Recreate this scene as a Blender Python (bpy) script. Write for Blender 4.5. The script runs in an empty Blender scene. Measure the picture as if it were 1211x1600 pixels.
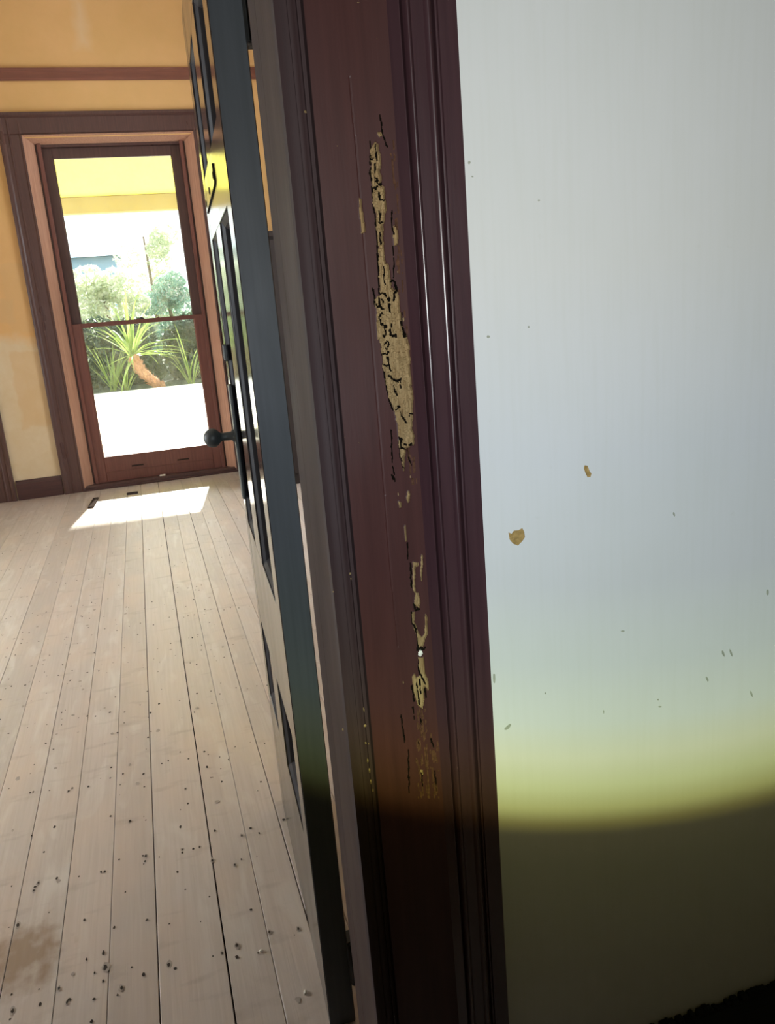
import bpy, bmesh, math, random
import numpy as np
from mathutils import Vector, Matrix, noise as mnoise

random.seed(7)
rng = np.random.default_rng(7)
SC = bpy.context.scene
COL = SC.collection

# ------------------------------------------------------------------ camera
H = 1.37                                   # eye height
FPX, PITCH, ROLL, YAW = 1264.377, 0.25466599, -0.08212887, 0.27546472
DOOR_A = 0.04985601
_fw = Vector((math.sin(YAW) * math.cos(PITCH), math.cos(YAW) * math.cos(PITCH), -math.sin(PITCH)))
_rt = Vector((math.cos(YAW), -math.sin(YAW), 0))
_up = _rt.cross(_fw)
CR = math.cos(ROLL) * _rt + math.sin(ROLL) * _up
CU = -math.sin(ROLL) * _rt + math.cos(ROLL) * _up
CF = _fw
CAMPOS = Vector((0, 0, H))
cam_data = bpy.data.cameras.new('camera')
cam_data.sensor_fit = 'VERTICAL'
cam_data.sensor_height = 36.0
cam_data.lens = FPX / 1600 * 36.0
cam_data.clip_start = 0.02
cam_data.clip_end = 400
cam = bpy.data.objects.new('camera', cam_data)
M3 = Matrix((CR, CU, -CF)).transposed()
CAM_M = M3.to_4x4()
CAM_M.translation = CAMPOS
cam.matrix_world = CAM_M
COL.objects.link(cam)
SC.camera = cam


def ray(px, py):
    return CR * (px - 605.5) + CU * (800 - py) + CF * FPX


def on_y(px, py, y):
    d = ray(px, py)
    return CAMPOS + d * (y / d.y)


def on_z(px, py, z):
    d = ray(px, py)
    return CAMPOS + d * ((z - H) / d.z)


# ------------------------------------------------------------------ world, sun, lamps, exposure
w = bpy.data.worlds.new('sky')
SC.world = w
w.use_nodes = True
bg = w.node_tree.nodes['Background']
bg.inputs['Color'].default_value = (0.93, 0.97, 1.0, 1)
bg.inputs['Strength'].default_value = 2.4

sd = bpy.data.lights.new('sun', 'SUN')
sd.energy = 24
sd.angle = math.radians(0.9)
sd.color = (1.0, 0.95, 0.86)
sun = bpy.data.objects.new('sun', sd)
sun.rotation_euler = Vector((-0.16, -1, -0.436)).to_track_quat('-Z', 'Y').to_euler()
COL.objects.link(sun)

# added fill lamps outside two made-up side windows (both hidden from this viewpoint)
for wx, wy, we, wr in ((2.82, 5.2, 165, 90), (-3.62, 3.6, 180, -90)):
    ad = bpy.data.lights.new('side_fill', 'AREA')
    ad.shape = 'RECTANGLE'
    ad.size, ad.size_y = 2.3, 1.7
    ad.energy = we
    ad.color = (0.82, 0.88, 1.0)
    al = bpy.data.objects.new('side_fill', ad)
    al.location = (wx, wy, 1.55)
    al.rotation_euler = (0, math.radians(wr), 0)
    COL.objects.link(al)

# the phone's torch: a lamp with the beam profile of a phone flash (sharp lower rim with a yellow fringe)
td = bpy.data.lights.new('phone_torch', 'POINT')
td.energy = 66
td.shadow_soft_size = 0.004
td.use_nodes = True
torch = bpy.data.objects.new('phone_torch', td)
TM = CAM_M.copy()
TM.translation = CAMPOS + CR * 0.035 + CU * 0.0
torch.matrix_world = TM
COL.objects.link(torch)
nt = td.node_tree
em = nt.nodes['Emission']
tc = nt.nodes.new('ShaderNodeTexCoord')
sx = nt.nodes.new('ShaderNodeSeparateXYZ')
nt.links.new(tc.outputs['Normal'], sx.inputs[0])


def mth(tree, op, a, b=None, c=None):
    n = tree.nodes.new('ShaderNodeMath')
    n.operation = op
    for k, v in enumerate((a, b, c)):
        if v is None:
            continue
        if isinstance(v, (int, float)):
            n.inputs[k].default_value = v
        else:
            tree.links.new(v, n.inputs[k])
    return n.outputs[0]


nz = mth(nt, 'MULTIPLY', sx.outputs['Z'], -1.0)
nzc = mth(nt, 'MAXIMUM', nz, 0.02)
uu = mth(nt, 'DIVIDE', sx.outputs['X'], nzc)
vv = mth(nt, 'DIVIDE', sx.outputs['Y'], nzc)
us = mth(nt, 'SUBTRACT', uu, 0.18)
u2 = mth(nt, 'MULTIPLY', mth(nt, 'MULTIPLY', us, us), 0.5)
edge = mth(nt, 'ADD', u2, -0.391)
dv = mth(nt, 'SUBTRACT', vv, edge)
fac = mth(nt, 'MULTIPLY_ADD', dv, 1.0, 0.3)      # rim of the beam sits at 0.3
ramp = nt.nodes.new('ShaderNodeValToRGB')
nt.links.new(fac, ramp.inputs[0])
rp = ramp.color_ramp
stops = [(0.0, (0.006, 0.004, 0.0004)), (0.13, (0.018, 0.015, 0.002)), (0.25, (0.042, 0.040, 0.012)), (0.292, (0.064, 0.058, 0.022)),
         (0.306, (0.24, 0.21, 0.05)), (0.324, (0.62, 0.63, 0.20)), (0.350, (0.84, 0.91, 0.40)), (0.385, (0.93, 1.0, 0.60)), (0.43, (0.81, 0.92, 0.72)), (0.50, (0.66, 0.75, 0.68)),
         (0.60, (0.555, 0.61, 0.63)), (0.76, (0.53, 0.575, 0.61)), (1.0, (0.57, 0.585, 0.575))]
rp.elements[0].position, rp.elements[0].color = stops[0][0], (*stops[0][1], 1)
rp.elements[1].position, rp.elements[1].color = stops[-1][0], (*stops[-1][1], 1)
for p, c in stops[1:-1]:
    e = rp.elements.new(p)
    e.color = (*c, 1)
nt.links.new(ramp.outputs[0], em.inputs['Color'])
front = mth(nt, 'GREATER_THAN', nz, 0.02)
gain = mth(nt, 'MAXIMUM', mth(nt, 'MULTIPLY_ADD', uu, 0.75, 1.0), 0.6)
nt.links.new(mth(nt, 'MULTIPLY', front, gain), em.inputs['Strength'])

SC.view_settings.view_transform = 'Standard'
SC.view_settings.look = 'None'
SC.view_settings.gamma = 1.0
SC.view_settings.use_curve_mapping = False
SC.view_settings.exposure = 0.0
SC.cycles.max_bounces = 10
SC.cycles.diffuse_bounces = 5
SC.cycles.transparent_max_bounces = 24
SC.cycles.sample_clamp_indirect = 6
SC.cycles.use_denoising = True


# ------------------------------------------------------------------ materials
def new_mat(name):
    m = bpy.data.materials.new(name)
    m.use_nodes = True
    t = m.node_tree
    b = t.nodes['Principled BSDF']
    return m, t, b


def noise_node(t, scale=(1, 1, 1), sc=5.0, detail=4.0, rough=0.55, dist=0.0, coord='Object'):
    c = t.nodes.new('ShaderNodeTexCoord')
    mp = t.nodes.new('ShaderNodeMapping')
    mp.inputs['Scale'].default_value = scale
    t.links.new(c.outputs[coord], mp.inputs['Vector'])
    n = t.nodes.new('ShaderNodeTexNoise')
    n.inputs['Scale'].default_value = sc
    n.inputs['Detail'].default_value = detail
    n.inputs['Roughness'].default_value = rough
    n.inputs['Distortion'].default_value = dist
    t.links.new(mp.outputs[0], n.inputs['Vector'])
    return n


def mixc(t, fac, a, b, mode='MIX'):
    n = t.nodes.new('ShaderNodeMix')
    n.data_type = 'RGBA'
    n.blend_type = mode
    for key, v in (('Factor', fac), ('A', a), ('B', b)):
        sock = [s for s in n.inputs if s.name == key and (s.type == 'VALUE' if key == 'Factor' else s.type == 'RGBA')][0]
        if isinstance(v, (int, float)):
            sock.default_value = v
        elif isinstance(v, tuple):
            sock.default_value = (*v, 1) if len(v) == 3 else v
        else:
            t.links.new(v, sock)
    return [o for o in n.outputs if o.type == 'RGBA'][0]


def rampn(t, fac, stops_):
    n = t.nodes.new('ShaderNodeValToRGB')
    t.links.new(fac, n.inputs[0])
    r = n.color_ramp
    r.elements[0].position, r.elements[1].position = stops_[0][0], stops_[-1][0]
    for e_, s_ in ((r.elements[0], stops_[0]), (r.elements[1], stops_[-1])):
        v = s_[1]
        e_.color = (v, v, v, 1) if isinstance(v, (int, float)) else (*v, 1)
    for p_, v in stops_[1:-1]:
        e_ = r.elements.new(p_)
        e_.color = (v, v, v, 1) if isinstance(v, (int, float)) else (*v, 1)
    return n.outputs[0]


def bump(t, b, height, strength=0.2, dist=0.01):
    n = t.nodes.new('ShaderNodeBump')
    n.inputs['Strength'].default_value = strength
    n.inputs['Distance'].default_value = dist
    t.links.new(height, n.inputs['Height'])
    t.links.new(n.outputs[0], b.inputs['Normal'])


def wood_paint(name, dark, light, rough=0.3, spec=0.5, axis=(30, 30, 1.2), bmp=0.12, coat=0.0):
    m, t, b = new_mat(name)
    n = noise_node(t, axis, 3.0, 5, 0.6)
    n2 = noise_node(t, (1, 1, 0.35), 6.0, 3, 0.5)
    c = mixc(t, rampn(t, n.outputs[0], [(0.3, 0.0), (0.7, 1.0)]), dark, light)
    c = mixc(t, rampn(t, n2.outputs[0], [(0.42, 0.0), (0.75, 0.55)]), c, tuple(x * 0.72 for x in light))
    t.links.new(c, b.inputs['Base Color'])
    b.inputs['Roughness'].default_value = rough
    b.inputs['Specular IOR Level'].default_value = spec
    b.inputs['Coat Weight'].default_value = coat
    b.inputs['Coat Roughness'].default_value = 0.15
    r = rampn(t, n2.outputs[0], [(0.3, rough * 0.8), (0.7, min(1, rough * 1.35))])
    t.links.new(r, b.inputs['Roughness'])
    bump(t, b, n.outputs[0], bmp, 0.002)
    return m


def plain(name, col, rough=0.5, spec=0.5, metal=0.0, var=0.12, sc=12.0, bmp=0.0):
    m, t, b = new_mat(name)
    n = noise_node(t, (1, 1, 1), sc, 4, 0.6)
    c = mixc(t, rampn(t, n.outputs[0], [(0.3, 0.0), (0.7, 1.0)]), tuple(max(0, x * (1 - var)) for x in col), tuple(min(1, x * (1 + var)) for x in col))
    t.links.new(c, b.inputs['Base Color'])
    b.inputs['Roughness'].default_value = rough
    b.inputs['Specular IOR Level'].default_value = spec
    b.inputs['Metallic'].default_value = metal
    if bmp:
        bump(t, b, n.outputs[0], bmp, 0.004)
    return m


MAT = {}
MAT['trim'] = wood_paint('dark red brown trim paint', (0.055, 0.019, 0.018), (0.088, 0.030, 0.026), 0.32, 0.5)
MAT['face'] = wood_paint('dark red brown board paint', (0.050, 0.0185, 0.017), (0.068, 0.025, 0.0225), 0.48, 0.3, bmp=0.0)
MAT['mould'] = wood_paint('dark plum moulding paint', (0.040, 0.0175, 0.022), (0.058, 0.026, 0.031), 0.33, 0.7)
MAT['jamb'] = wood_paint('brown jamb paint', (0.038, 0.0205, 0.0165), (0.053, 0.029, 0.023), 0.55, 0.18)
MAT['mould_dull'] = wood_paint('dull brown moulding paint', (0.036, 0.021, 0.022), (0.050, 0.030, 0.031), 0.58, 0.2, bmp=0.04)
MAT['door_edge'] = wood_paint('dark slate door paint', (0.058, 0.066, 0.074), (0.076, 0.085, 0.096), 0.5, 0.35, bmp=0.06)
MAT['door_face'] = wood_paint('glossy dark door paint', (0.022, 0.019, 0.020), (0.034, 0.028, 0.028), 0.14, 0.32, bmp=0.02)
MAT['panel'] = wood_paint('dark door panel paint', (0.020, 0.018, 0.022), (0.032, 0.028, 0.032), 0.5, 0.18, bmp=0.02)
MAT['sash'] = wood_paint('red brown window timber', (0.135, 0.048, 0.036), (0.21, 0.075, 0.055), 0.34, 0.5)
MAT['casing'] = wood_paint('dark window casing', (0.070, 0.034, 0.030), (0.115, 0.055, 0.046), 0.33, 0.5)
MAT['reveal'] = wood_paint('glow orange timber reveal', (0.42, 0.20, 0.13), (0.58, 0.33, 0.22), 0.45, 0.4)  # the orange carries the glow around the window
MAT['rail'] = wood_paint('picture rail paint', (0.17, 0.062, 0.042), (0.25, 0.095, 0.062), 0.4, 0.4, axis=(1.2, 30, 30))
MAT['skirt'] = wood_paint('dark skirting paint', (0.058, 0.026, 0.026), (0.095, 0.042, 0.038), 0.35, 0.45, axis=(1.2, 30, 30))
MAT['blackskirt'] = plain('near black skirting', (0.012, 0.014, 0.013), 0.6, 0.3)
MAT['iron'] = plain('black iron', (0.046, 0.052, 0.051), 0.48, 0.5, 0.0, 0.2, 40)
MAT['hinge'] = plain('painted hinge iron', (0.020, 0.022, 0.022), 0.5, 0.4, 0.0, 0.2, 40)
MAT['nail'] = plain('rusty nail hole', (0.055, 0.042, 0.034), 0.9, 0.1)
MAT['dark'] = plain('dark cavity', (0.012, 0.009, 0.006), 0.95, 0.05)
MAT['subfloor'] = plain('dark subfloor', (0.03, 0.024, 0.02), 0.95, 0.05)
MAT['plaster_chip'] = plain('bare tan plaster', (0.40, 0.27, 0.10), 0.95, 0.05, 0.0, 0.3, 160, 0.6)
MAT['filler'] = plain('white filler', (0.82, 0.80, 0.74), 0.85, 0.1, 0.0, 0.08, 200, 0.4)
MAT['scuff'] = plain('grey scuff', (0.36, 0.38, 0.31), 0.9, 0.1)
MAT['ceiling'] = plain('ceiling white', (0.70, 0.66, 0.58), 0.85, 0.1, 0.0, 0.04, 3)
MAT['hall'] = plain('hall plaster', (0.26, 0.22, 0.14), 0.85, 0.1, 0.0, 0.05, 3)
MAT['debris'] = plain('dark splinter wood', (0.045, 0.034, 0.03), 0.95, 0.0, 0.0, 0.3, 60, 0.4)
MAT['crumb'] = plain('pale plaster crumb', (0.75, 0.70, 0.62), 0.9, 0.1, 0.0, 0.1, 90, 0.4)
MAT['cabinet'] = wood_paint('dark brown cabinet timber', (0.020, 0.014, 0.012), (0.030, 0.020, 0.017), 0.55, 0.2)


def wall_white():
    m, t, b = new_mat('off white hall plaster')
    n = noise_node(t, (1, 1, 1), 2.2, 5, 0.6)
    n2 = noise_node(t, (60, 60, 2.5), 2.0, 3, 0.5)
    n3 = noise_node(t, (1, 1, 1), 45.0, 4, 0.6)
    c = mixc(t, rampn(t, n.outputs[0], [(0.35, 0.0), (0.65, 1.0)]), (0.70, 0.725, 0.705), (0.73, 0.75, 0.745))
    c = mixc(t, rampn(t, n2.outputs[0], [(0.45, 0.0), (0.8, 0.25)]), c, (0.64, 0.66, 0.61))
    c = mixc(t, rampn(t, n3.outputs[0], [(0.66, 0.0), (0.80, 0.22)]), c, (0.52, 0.53, 0.46))
    t.links.new(c, b.inputs['Base Color'])
    b.inputs['Roughness'].default_value = 0.62
    b.inputs['Specular IOR Level'].default_value = 0.25
    bump(t, b, n2.outputs[0], 0.10, 0.001)
    return m


MAT['wall_white'] = wall_white()


def wall_tan():
    """orange distemper above, scraped cream plaster below, darker rectangular patches of old paint"""
    m, t, b = new_mat('stripped orange and cream plaster')
    geo = t.nodes.new('ShaderNodeNewGeometry')
    s = t.nodes.new('ShaderNodeSeparateXYZ')
    t.links.new(geo.outputs['Position'], s.inputs[0])
    n = noise_node(t, (1, 1, 1), 1.6, 6, 0.62)
    n2 = noise_node(t, (1, 1, 1), 7.0, 5, 0.6, 0.4)
    nb = noise_node(t, (1, 1, 1), 9.0, 3, 0.5)
    off = mth(t, 'MULTIPLY_ADD', nb.outputs[0], 0.10, -0.05)
    X = mth(t, 'ADD', s.outputs['X'], off)
    Z = mth(t, 'ADD', s.outputs['Z'], off)
    orange = mixc(t, rampn(t, n.outputs[0], [(0.32, 0.0), (0.7, 1.0)]), (0.67, 0.41, 0.165), (0.76, 0.46, 0.21))
    cream = mixc(t, rampn(t, n2.outputs[0], [(0.3, 0.0), (0.7, 1.0)]), (0.68, 0.53, 0.33), (0.73, 0.60, 0.42))
    zz = mth(t, 'MULTIPLY_ADD', n.outputs[0], 0.7, mth(t, 'SUBTRACT', s.outputs['Z'], 0.35))
    mask = rampn(t, mth(t, 'MULTIPLY', zz, 0.4), [(0.50, 0.0), (0.56, 1.0)])
    c = mixc(t, mask, cream, orange)

    def box(x0, x1, z0, z1, soft=40):
        a = mth(t, 'MULTIPLY', mth(t, 'SUBTRACT', X, x0), soft)
        bb = mth(t, 'MULTIPLY', mth(t, 'SUBTRACT', x1, X), soft)
        cc = mth(t, 'MULTIPLY', mth(t, 'SUBTRACT', Z, z0), soft)
        d = mth(t, 'MULTIPLY', mth(t, 'SUBTRACT', z1, Z), soft)
        mm = mth(t, 'MINIMUM', mth(t, 'MINIMUM', a, bb), mth(t, 'MINIMUM', cc, d))
        q = t.nodes.new('ShaderNodeClamp')
        t.links.new(mm, q.inputs[0])
        return q.outputs[0]
    tan = (0.66, 0.43, 0.21)
    for bx, f in (((-1.02, -0.70, 0.58, 1.22), 0.5), ((-1.2, -0.90, 1.42, 1.62), 0.7), ((-1.5, -1.02, 1.65, 2.2), 0.5), ((-0.98, -0.72, 1.34, 1.9), 0.45)):
        c = mixc(t, mth(t, 'MULTIPLY', box(*bx), f), c, tan)
    # an old lighter splash above the rail
    c = mixc(t, mth(t, 'MULTIPLY', box(-0.14, 0.03, 3.40, 3.80, 12), 0.35), c, (0.75, 0.62, 0.44))
    t.links.new(c, b.inputs['Base Color'])
    b.inputs['Roughness'].default_value = 0.85
    b.inputs['Specular IOR Level'].default_value = 0.15
    bump(t, b, n2.outputs[0], 0.15, 0.004)
    return m


MAT['wall_tan'] = wall_tan()


def floorboard():
    m, t, b = new_mat('raw sanded floorboard')
    oi = t.nodes.new('ShaderNodeObjectInfo')
    geo = t.nodes.new('ShaderNodeNewGeometry')
    cx = t.nodes.new('ShaderNodeCombineXYZ')
    t.links.new(mth(t, 'MULTIPLY', oi.outputs['Random'], 37.0), cx.inputs[1])
    t.links.new(mth(t, 'MULTIPLY', oi.outputs['Random'], 11.0), cx.inputs[2])
    add = t.nodes.new('ShaderNodeVectorMath')
    add.operation = 'ADD'
    t.links.new(geo.outputs['Position'], add.inputs[0])
    t.links.new(cx.outputs[0], add.inputs[1])

    def nn(scale, sc, det, dist=0.0):
        mp = t.nodes.new('ShaderNodeMapping')
        mp.inputs['Scale'].default_value = scale
        t.links.new(add.outputs[0], mp.inputs['Vector'])
        n = t.nodes.new('ShaderNodeTexNoise')
        n.inputs['Scale'].default_value = sc
        n.inputs['Detail'].default_value = det
        n.inputs['Distortion'].default_value = dist
        t.links.new(mp.outputs[0], n.inputs['Vector'])
        return n.outputs[0]
    grain = nn((70, 2.2, 1), 1.6, 5, 0.6)
    blot = nn((3, 1.1, 1), 2.2, 4)
    rowd = nn((5, 14, 1), 1.3, 5)
    worn = nn((9, 2.0, 1), 1.6, 4, 0.8)
    base = mixc(t, oi.outputs['Random'], (0.465, 0.390, 0.348), (0.545, 0.460, 0.410))
    c = mixc(t, rampn(t, grain, [(0.35, 0.0), (0.75, 0.45)]), base, (0.385, 0.308, 0.252))
    c = mixc(t, rampn(t, blot, [(0.45, 0.0), (0.72, 0.5)]), c, (0.60, 0.45, 0.36))
    c = mixc(t, rampn(t, worn, [(0.55, 0.0), (0.72, 0.45)]), c, (0.66, 0.60, 0.54))
    c = mixc(t, rampn(t, rowd, [(0.60, 0.0), (0.78, 0.42)]), c, (0.25, 0.19, 0.15))
    # one brown water stain near the doorway
    s = t.nodes.new('ShaderNodeSeparateXYZ')
    t.links.new(geo.outputs['Position'], s.inputs[0])
    dx = mth(t, 'MULTIPLY', mth(t, 'SUBTRACT', s.outputs['X'], STAIN[0]), 7.5)
    dy = mth(t, 'MULTIPLY', mth(t, 'SUBTRACT', s.outputs['Y'], STAIN[1]), 7.0)
    dd = mth(t, 'SQRT', mth(t, 'ADD', mth(t, 'MULTIPLY', dx, dx), mth(t, 'MULTIPLY', dy, dy)))
    st = mth(t, 'MULTIPLY_ADD', nn((16, 11, 1), 1.6, 6), 1.6, mth(t, 'SUBTRACT', 0.2, dd))
    c = mixc(t, rampn(t, st, [(0.12, 0.0), (0.7, 0.75)]), c, (0.25, 0.15, 0.085))
    t.links.new(c, b.inputs['Base Color'])
    b.inputs['Roughness'].default_value = 0.42
    b.inputs['Specular IOR Level'].default_value = 0.4
    bump(t, b, grain, 0.2, 0.002)
    return m


_st = on_z(30, 1495, 0)
STAIN = (_st.x, _st.y)
MAT['board'] = floorboard()


def bare_wood():
    m, t, b = new_mat('termite eaten bare wood')
    n = noise_node(t, (1, 1, 0.18), 220.0, 5, 0.65, 0.5)
    n2 = noise_node(t, (1, 1, 0.5), 60.0, 4, 0.6)
    c = mixc(t, rampn(t, n.outputs[0], [(0.32, 0.0), (0.68, 1.0)]), (0.235, 0.160, 0.074), (0.385, 0.275, 0.140))
    c = mixc(t, rampn(t, n2.outputs[0], [(0.5, 0.0), (0.75, 0.5)]), c, (0.24, 0.14, 0.06))
    t.links.new(c, b.inputs['Base Color'])
    b.inputs['Roughness'].default_value = 0.9
    b.inputs['Specular IOR Level'].default_value = 0.1
    bump(t, b, n.outputs[0], 0.6, 0.002)
    return m


MAT['bare'] = bare_wood()
MAT['bare_dark'] = plain('stained bare wood', (0.088, 0.042, 0.025), 0.85, 0.1, 0.0, 0.4, 180, 0.4)


def glass():
    m = bpy.data.materials.new('window glass')
    m.use_nodes = True
    t = m.node_tree
    t.nodes.clear()
    out = t.nodes.new('ShaderNodeOutputMaterial')
    tr = t.nodes.new('ShaderNodeBsdfTransparent')
    tr.inputs['Color'].default_value = (0.97, 0.99, 0.97, 1)
    gl = t.nodes.new('ShaderNodeBsdfGlossy')
    gl.inputs['Roughness'].default_value = 0.02
    fr = t.nodes.new('ShaderNodeFresnel')
    fr.inputs['IOR'].default_value = 1.3
    mx = t.nodes.new('ShaderNodeMixShader')
    t.links.new(fr.outputs[0], mx.inputs[0])
    t.links.new(tr.outputs[0], mx.inputs[1])
    t.links.new(gl.outputs[0], mx.inputs[2])
    df = t.nodes.new('ShaderNodeBsdfTranslucent')
    df.inputs['Color'].default_value = (0.85, 0.87, 0.82, 1)
    n = noise_node(t, (1, 1, 0.6), 5.0, 6, 0.7)
    f = rampn(t, n.outputs[0], [(0.35, 0.015), (0.75, 0.075)])
    mx2 = t.nodes.new('ShaderNodeMixShader')
    t.links.new(f, mx2.inputs[0])
    t.links.new(mx.outputs[0], mx2.inputs[1])
    t.links.new(df.outputs[0], mx2.inputs[2])
    t.links.new(mx2.outputs[0], out.inputs[0])
    return m


MAT['glass'] = glass()


def leaf_mat(name, a, b_, trans=0.4):
    m, t, b = new_mat(name)
    n = noise_node(t, (1, 1, 1), 3.0, 3, 0.6)
    c = mixc(t, rampn(t, n.outputs[0], [(0.35, 0.0), (0.65, 1.0)]), a, b_)
    t.links.new(c, b.inputs['Base Color'])
    b.inputs['Roughness'].default_value = 0.5
    out = [x for x in t.nodes if x.type == 'OUTPUT_MATERIAL'][0]
    tl = t.nodes.new('ShaderNodeBsdfTranslucent')
    t.links.new(c, tl.inputs['Color'])
    mx = t.nodes.new('ShaderNodeMixShader')
    mx.inputs[0].default_value = trans
    t.links.new(b.outputs[0], mx.inputs[1])
    t.links.new(tl.outputs[0], mx.inputs[2])
    t.links.new(mx.outputs[0], out.inputs[0])
    return m


MAT['strap'] = leaf_mat('lime strap leaf', (0.20, 0.32, 0.06), (0.38, 0.47, 0.14), 0.38)
MAT['hedge'] = leaf_mat('dark hedge leaf', (0.03, 0.055, 0.038), (0.07, 0.115, 0.07), 0.2)
MAT['tree_glare'] = leaf_mat('glare pale tree leaf', (0.58, 0.68, 0.50), (0.80, 0.82, 0.64), 0.5)  # overexposure of the backlit foliage is put into this pale colour
MAT['tree_teal'] = leaf_mat('blue green leaf', (0.24, 0.46, 0.40), (0.42, 0.60, 0.46), 0.42)
MAT['glare_leaf'] = leaf_mat('white blossom', (0.85, 0.85, 0.8), (0.9, 0.9, 0.85), 0.4)  # near-white leaves, the outdoor glare painted into their colour
MAT['trunk'] = plain('orange palm trunk', (0.50, 0.27, 0.16), 0.85, 0.15, 0.0, 0.3, 30, 0.6)
MAT['bark'] = plain('grey bark', (0.20, 0.15, 0.11), 0.9, 0.1, 0.0, 0.3, 20, 0.5)
MAT['terrace'] = plain('white painted terrace', (0.78, 0.77, 0.73), 0.7, 0.2, 0.0, 0.07, 1.6)
MAT['soil'] = plain('garden groundcover', (0.055, 0.07, 0.05), 0.95, 0.05, 0.0, 0.3, 3)
MAT['ver_ceil'] = plain('yellow verandah ceiling', (0.80, 0.76, 0.16), 0.6, 0.2, 0.0, 0.03, 3)
MAT['ver_beam'] = plain('tan verandah beam', (0.34, 0.275, 0.15), 0.6, 0.2, 0.0, 0.06, 5)
MAT['roof'] = plain('blue house roof', (0.25, 0.42, 0.60), 0.6, 0.3, 0.0, 0.06, 2)
MAT['house'] = plain('pale house wall', (0.32, 0.50, 0.66), 0.8, 0.2, 0.0, 0.05, 2)
MAT['ext'] = plain('exterior render', (0.6, 0.55, 0.45), 0.9, 0.1, 0.0, 0.06, 2)


# ------------------------------------------------------------------ mesh helpers
class MB:
    def __init__(self):
        self.v, self.f, self.sm = [], [], []

    def add(self, vs, fs, smooth=False):
        o = len(self.v)
        self.v += [tuple(p) for p in vs]
        self.f += [tuple(i + o for i in q) for q in fs]
        self.sm += [smooth] * len(fs)
        return self

    def box(self, x0, x1, y0, y1, z0, z1, c=0.0):
        if c <= 0:
            vs = [(x, y, z) for x in (x0, x1) for y in (y0, y1) for z in (z0, z1)]
            return self.add(vs, [(0, 1, 3, 2), (4, 6, 7, 5), (0, 4, 5, 1), (2, 3, 7, 6), (0, 2, 6, 4), (1, 5, 7, 3)])
        bm = bmesh.new()
        r = bmesh.ops.create_cube(bm, size=1.0)
        for q in r['verts']:
            q.co = Vector(((x0 + x1) / 2 + q.co.x * (x1 - x0), (y0 + y1) / 2 + q.co.y * (y1 - y0), (z0 + z1) / 2 + q.co.z * (z1 - z0)))
        bmesh.ops.bevel(bm, geom=bm.edges[:], offset=c, segments=1, affect='EDGES')
        self.bm(bm)
        return self

    def bm(self, bm, smooth=False):
        bm.verts.index_update()
        self.add([q.co[:] for q in bm.verts], [[q.index for q in f.verts] for f in bm.faces], smooth)
        bm.free()

    def extrude_z(self, prof, z0, z1, closed=True, smooth=False):
        n = len(prof)
        vs = [(x, y, z0) for x, y in prof] + [(x, y, z1) for x, y in prof]
        rng_ = range(n) if closed else range(n - 1)
        fs = [(i, (i + 1) % n, n + (i + 1) % n, n + i) for i in rng_]
        if closed:
            fs += [tuple(range(n - 1, -1, -1)), tuple(range(n, 2 * n))]
        return self.add(vs, fs, smooth)

    def extrude_x(self, prof, x0, x1):
        n = len(prof)
        vs = [(x0, y, z) for y, z in prof] + [(x1, y, z) for y, z in prof]
        fs = [(i, (i + 1) % n, n + (i + 1) % n, n + i) for i in range(n)]
        fs += [tuple(range(n - 1, -1, -1)), tuple(range(n, 2 * n))]
        return self.add(vs, fs)

    def lathe(self, prof, origin, axis, seg=24):
        a = Vector(axis).normalized()
        u = a.orthogonal().normalized()
        v = a.cross(u)
        o = Vector(origin)
        vs, fs = [], []
        for d, r in prof:
            for k in range(seg):
                t_ = 2 * math.pi * k / seg
                vs.append(o + a * d + (u * math.cos(t_) + v * math.sin(t_)) * r)
        for i in range(len(prof) - 1):
            for k in range(seg):
                k2 = (k + 1) % seg
                fs.append((i * seg + k, i * seg + k2, (i + 1) * seg + k2, (i + 1) * seg + k))
        return self.add(vs, fs, True)

    def tube(self, pts, rad, seg=8):
        n = len(pts)
        vs, fs = [], []
        for i, p in enumerate(pts):
            p = Vector(p)
            d = (Vector(pts[min(i + 1, n - 1)]) - Vector(pts[max(i - 1, 0)])).normalized()
            u = d.cross(Vector((0.3, 1, 0.2))).normalized()
            v = d.cross(u)
            r = rad[i] if hasattr(rad, '__len__') else rad
            for k in range(seg):
                t_ = 2 * math.pi * k / seg
                vs.append(p + (u * math.cos(t_) + v * math.sin(t_)) * r)
        for i in range(n - 1):
            for k in range(seg):
                k2 = (k + 1) % seg
                fs.append((i * seg + k, i * seg + k2, (i + 1) * seg + k2, (i + 1) * seg + k))
        fs += [tuple(range(seg - 1, -1, -1)), tuple(range((n - 1) * seg, n * seg))]
        return self.add(vs, fs, True)

    def build(self, name, mat, parent=None, fix=True):
        me = bpy.data.meshes.new(name)
        me.from_pydata(self.v, [], self.f)
        me.polygons.foreach_set('use_smooth', self.sm)
        if fix:
            bm = bmesh.new()
            bm.from_mesh(me)
            bmesh.ops.recalc_face_normals(bm, faces=bm.faces[:])
            bm.to_mesh(me)
            bm.free()
        me.update()
        me.materials.append(MAT[mat])
        o = bpy.data.objects.new(name, me)
        COL.objects.link(o)
        if parent:
            o.parent = parent
        return o


def empty(name, loc=(0, 0, 0), rz=0.0):
    o = bpy.data.objects.new(name, None)
    o.location = loc
    o.rotation_euler = (0, 0, rz)
    o.empty_display_size = 0.1
    COL.objects.link(o)
    return o


def tag(o, label=None, cat=None, group=None, kind=None):
    for k, v in (('label', label), ('category', cat), ('group', group), ('kind', kind)):
        if v:
            o[k] = v
    return o


CHILD = {}


def kids(o):
    return [c for c in bpy.data.objects if c.parent == o]


def copy_tree(o, parent=None):
    c = o.copy()
    COL.objects.link(c)
    c.parent = parent
    for ch in kids(o):
        copy_tree(ch, c)
    return c


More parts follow.
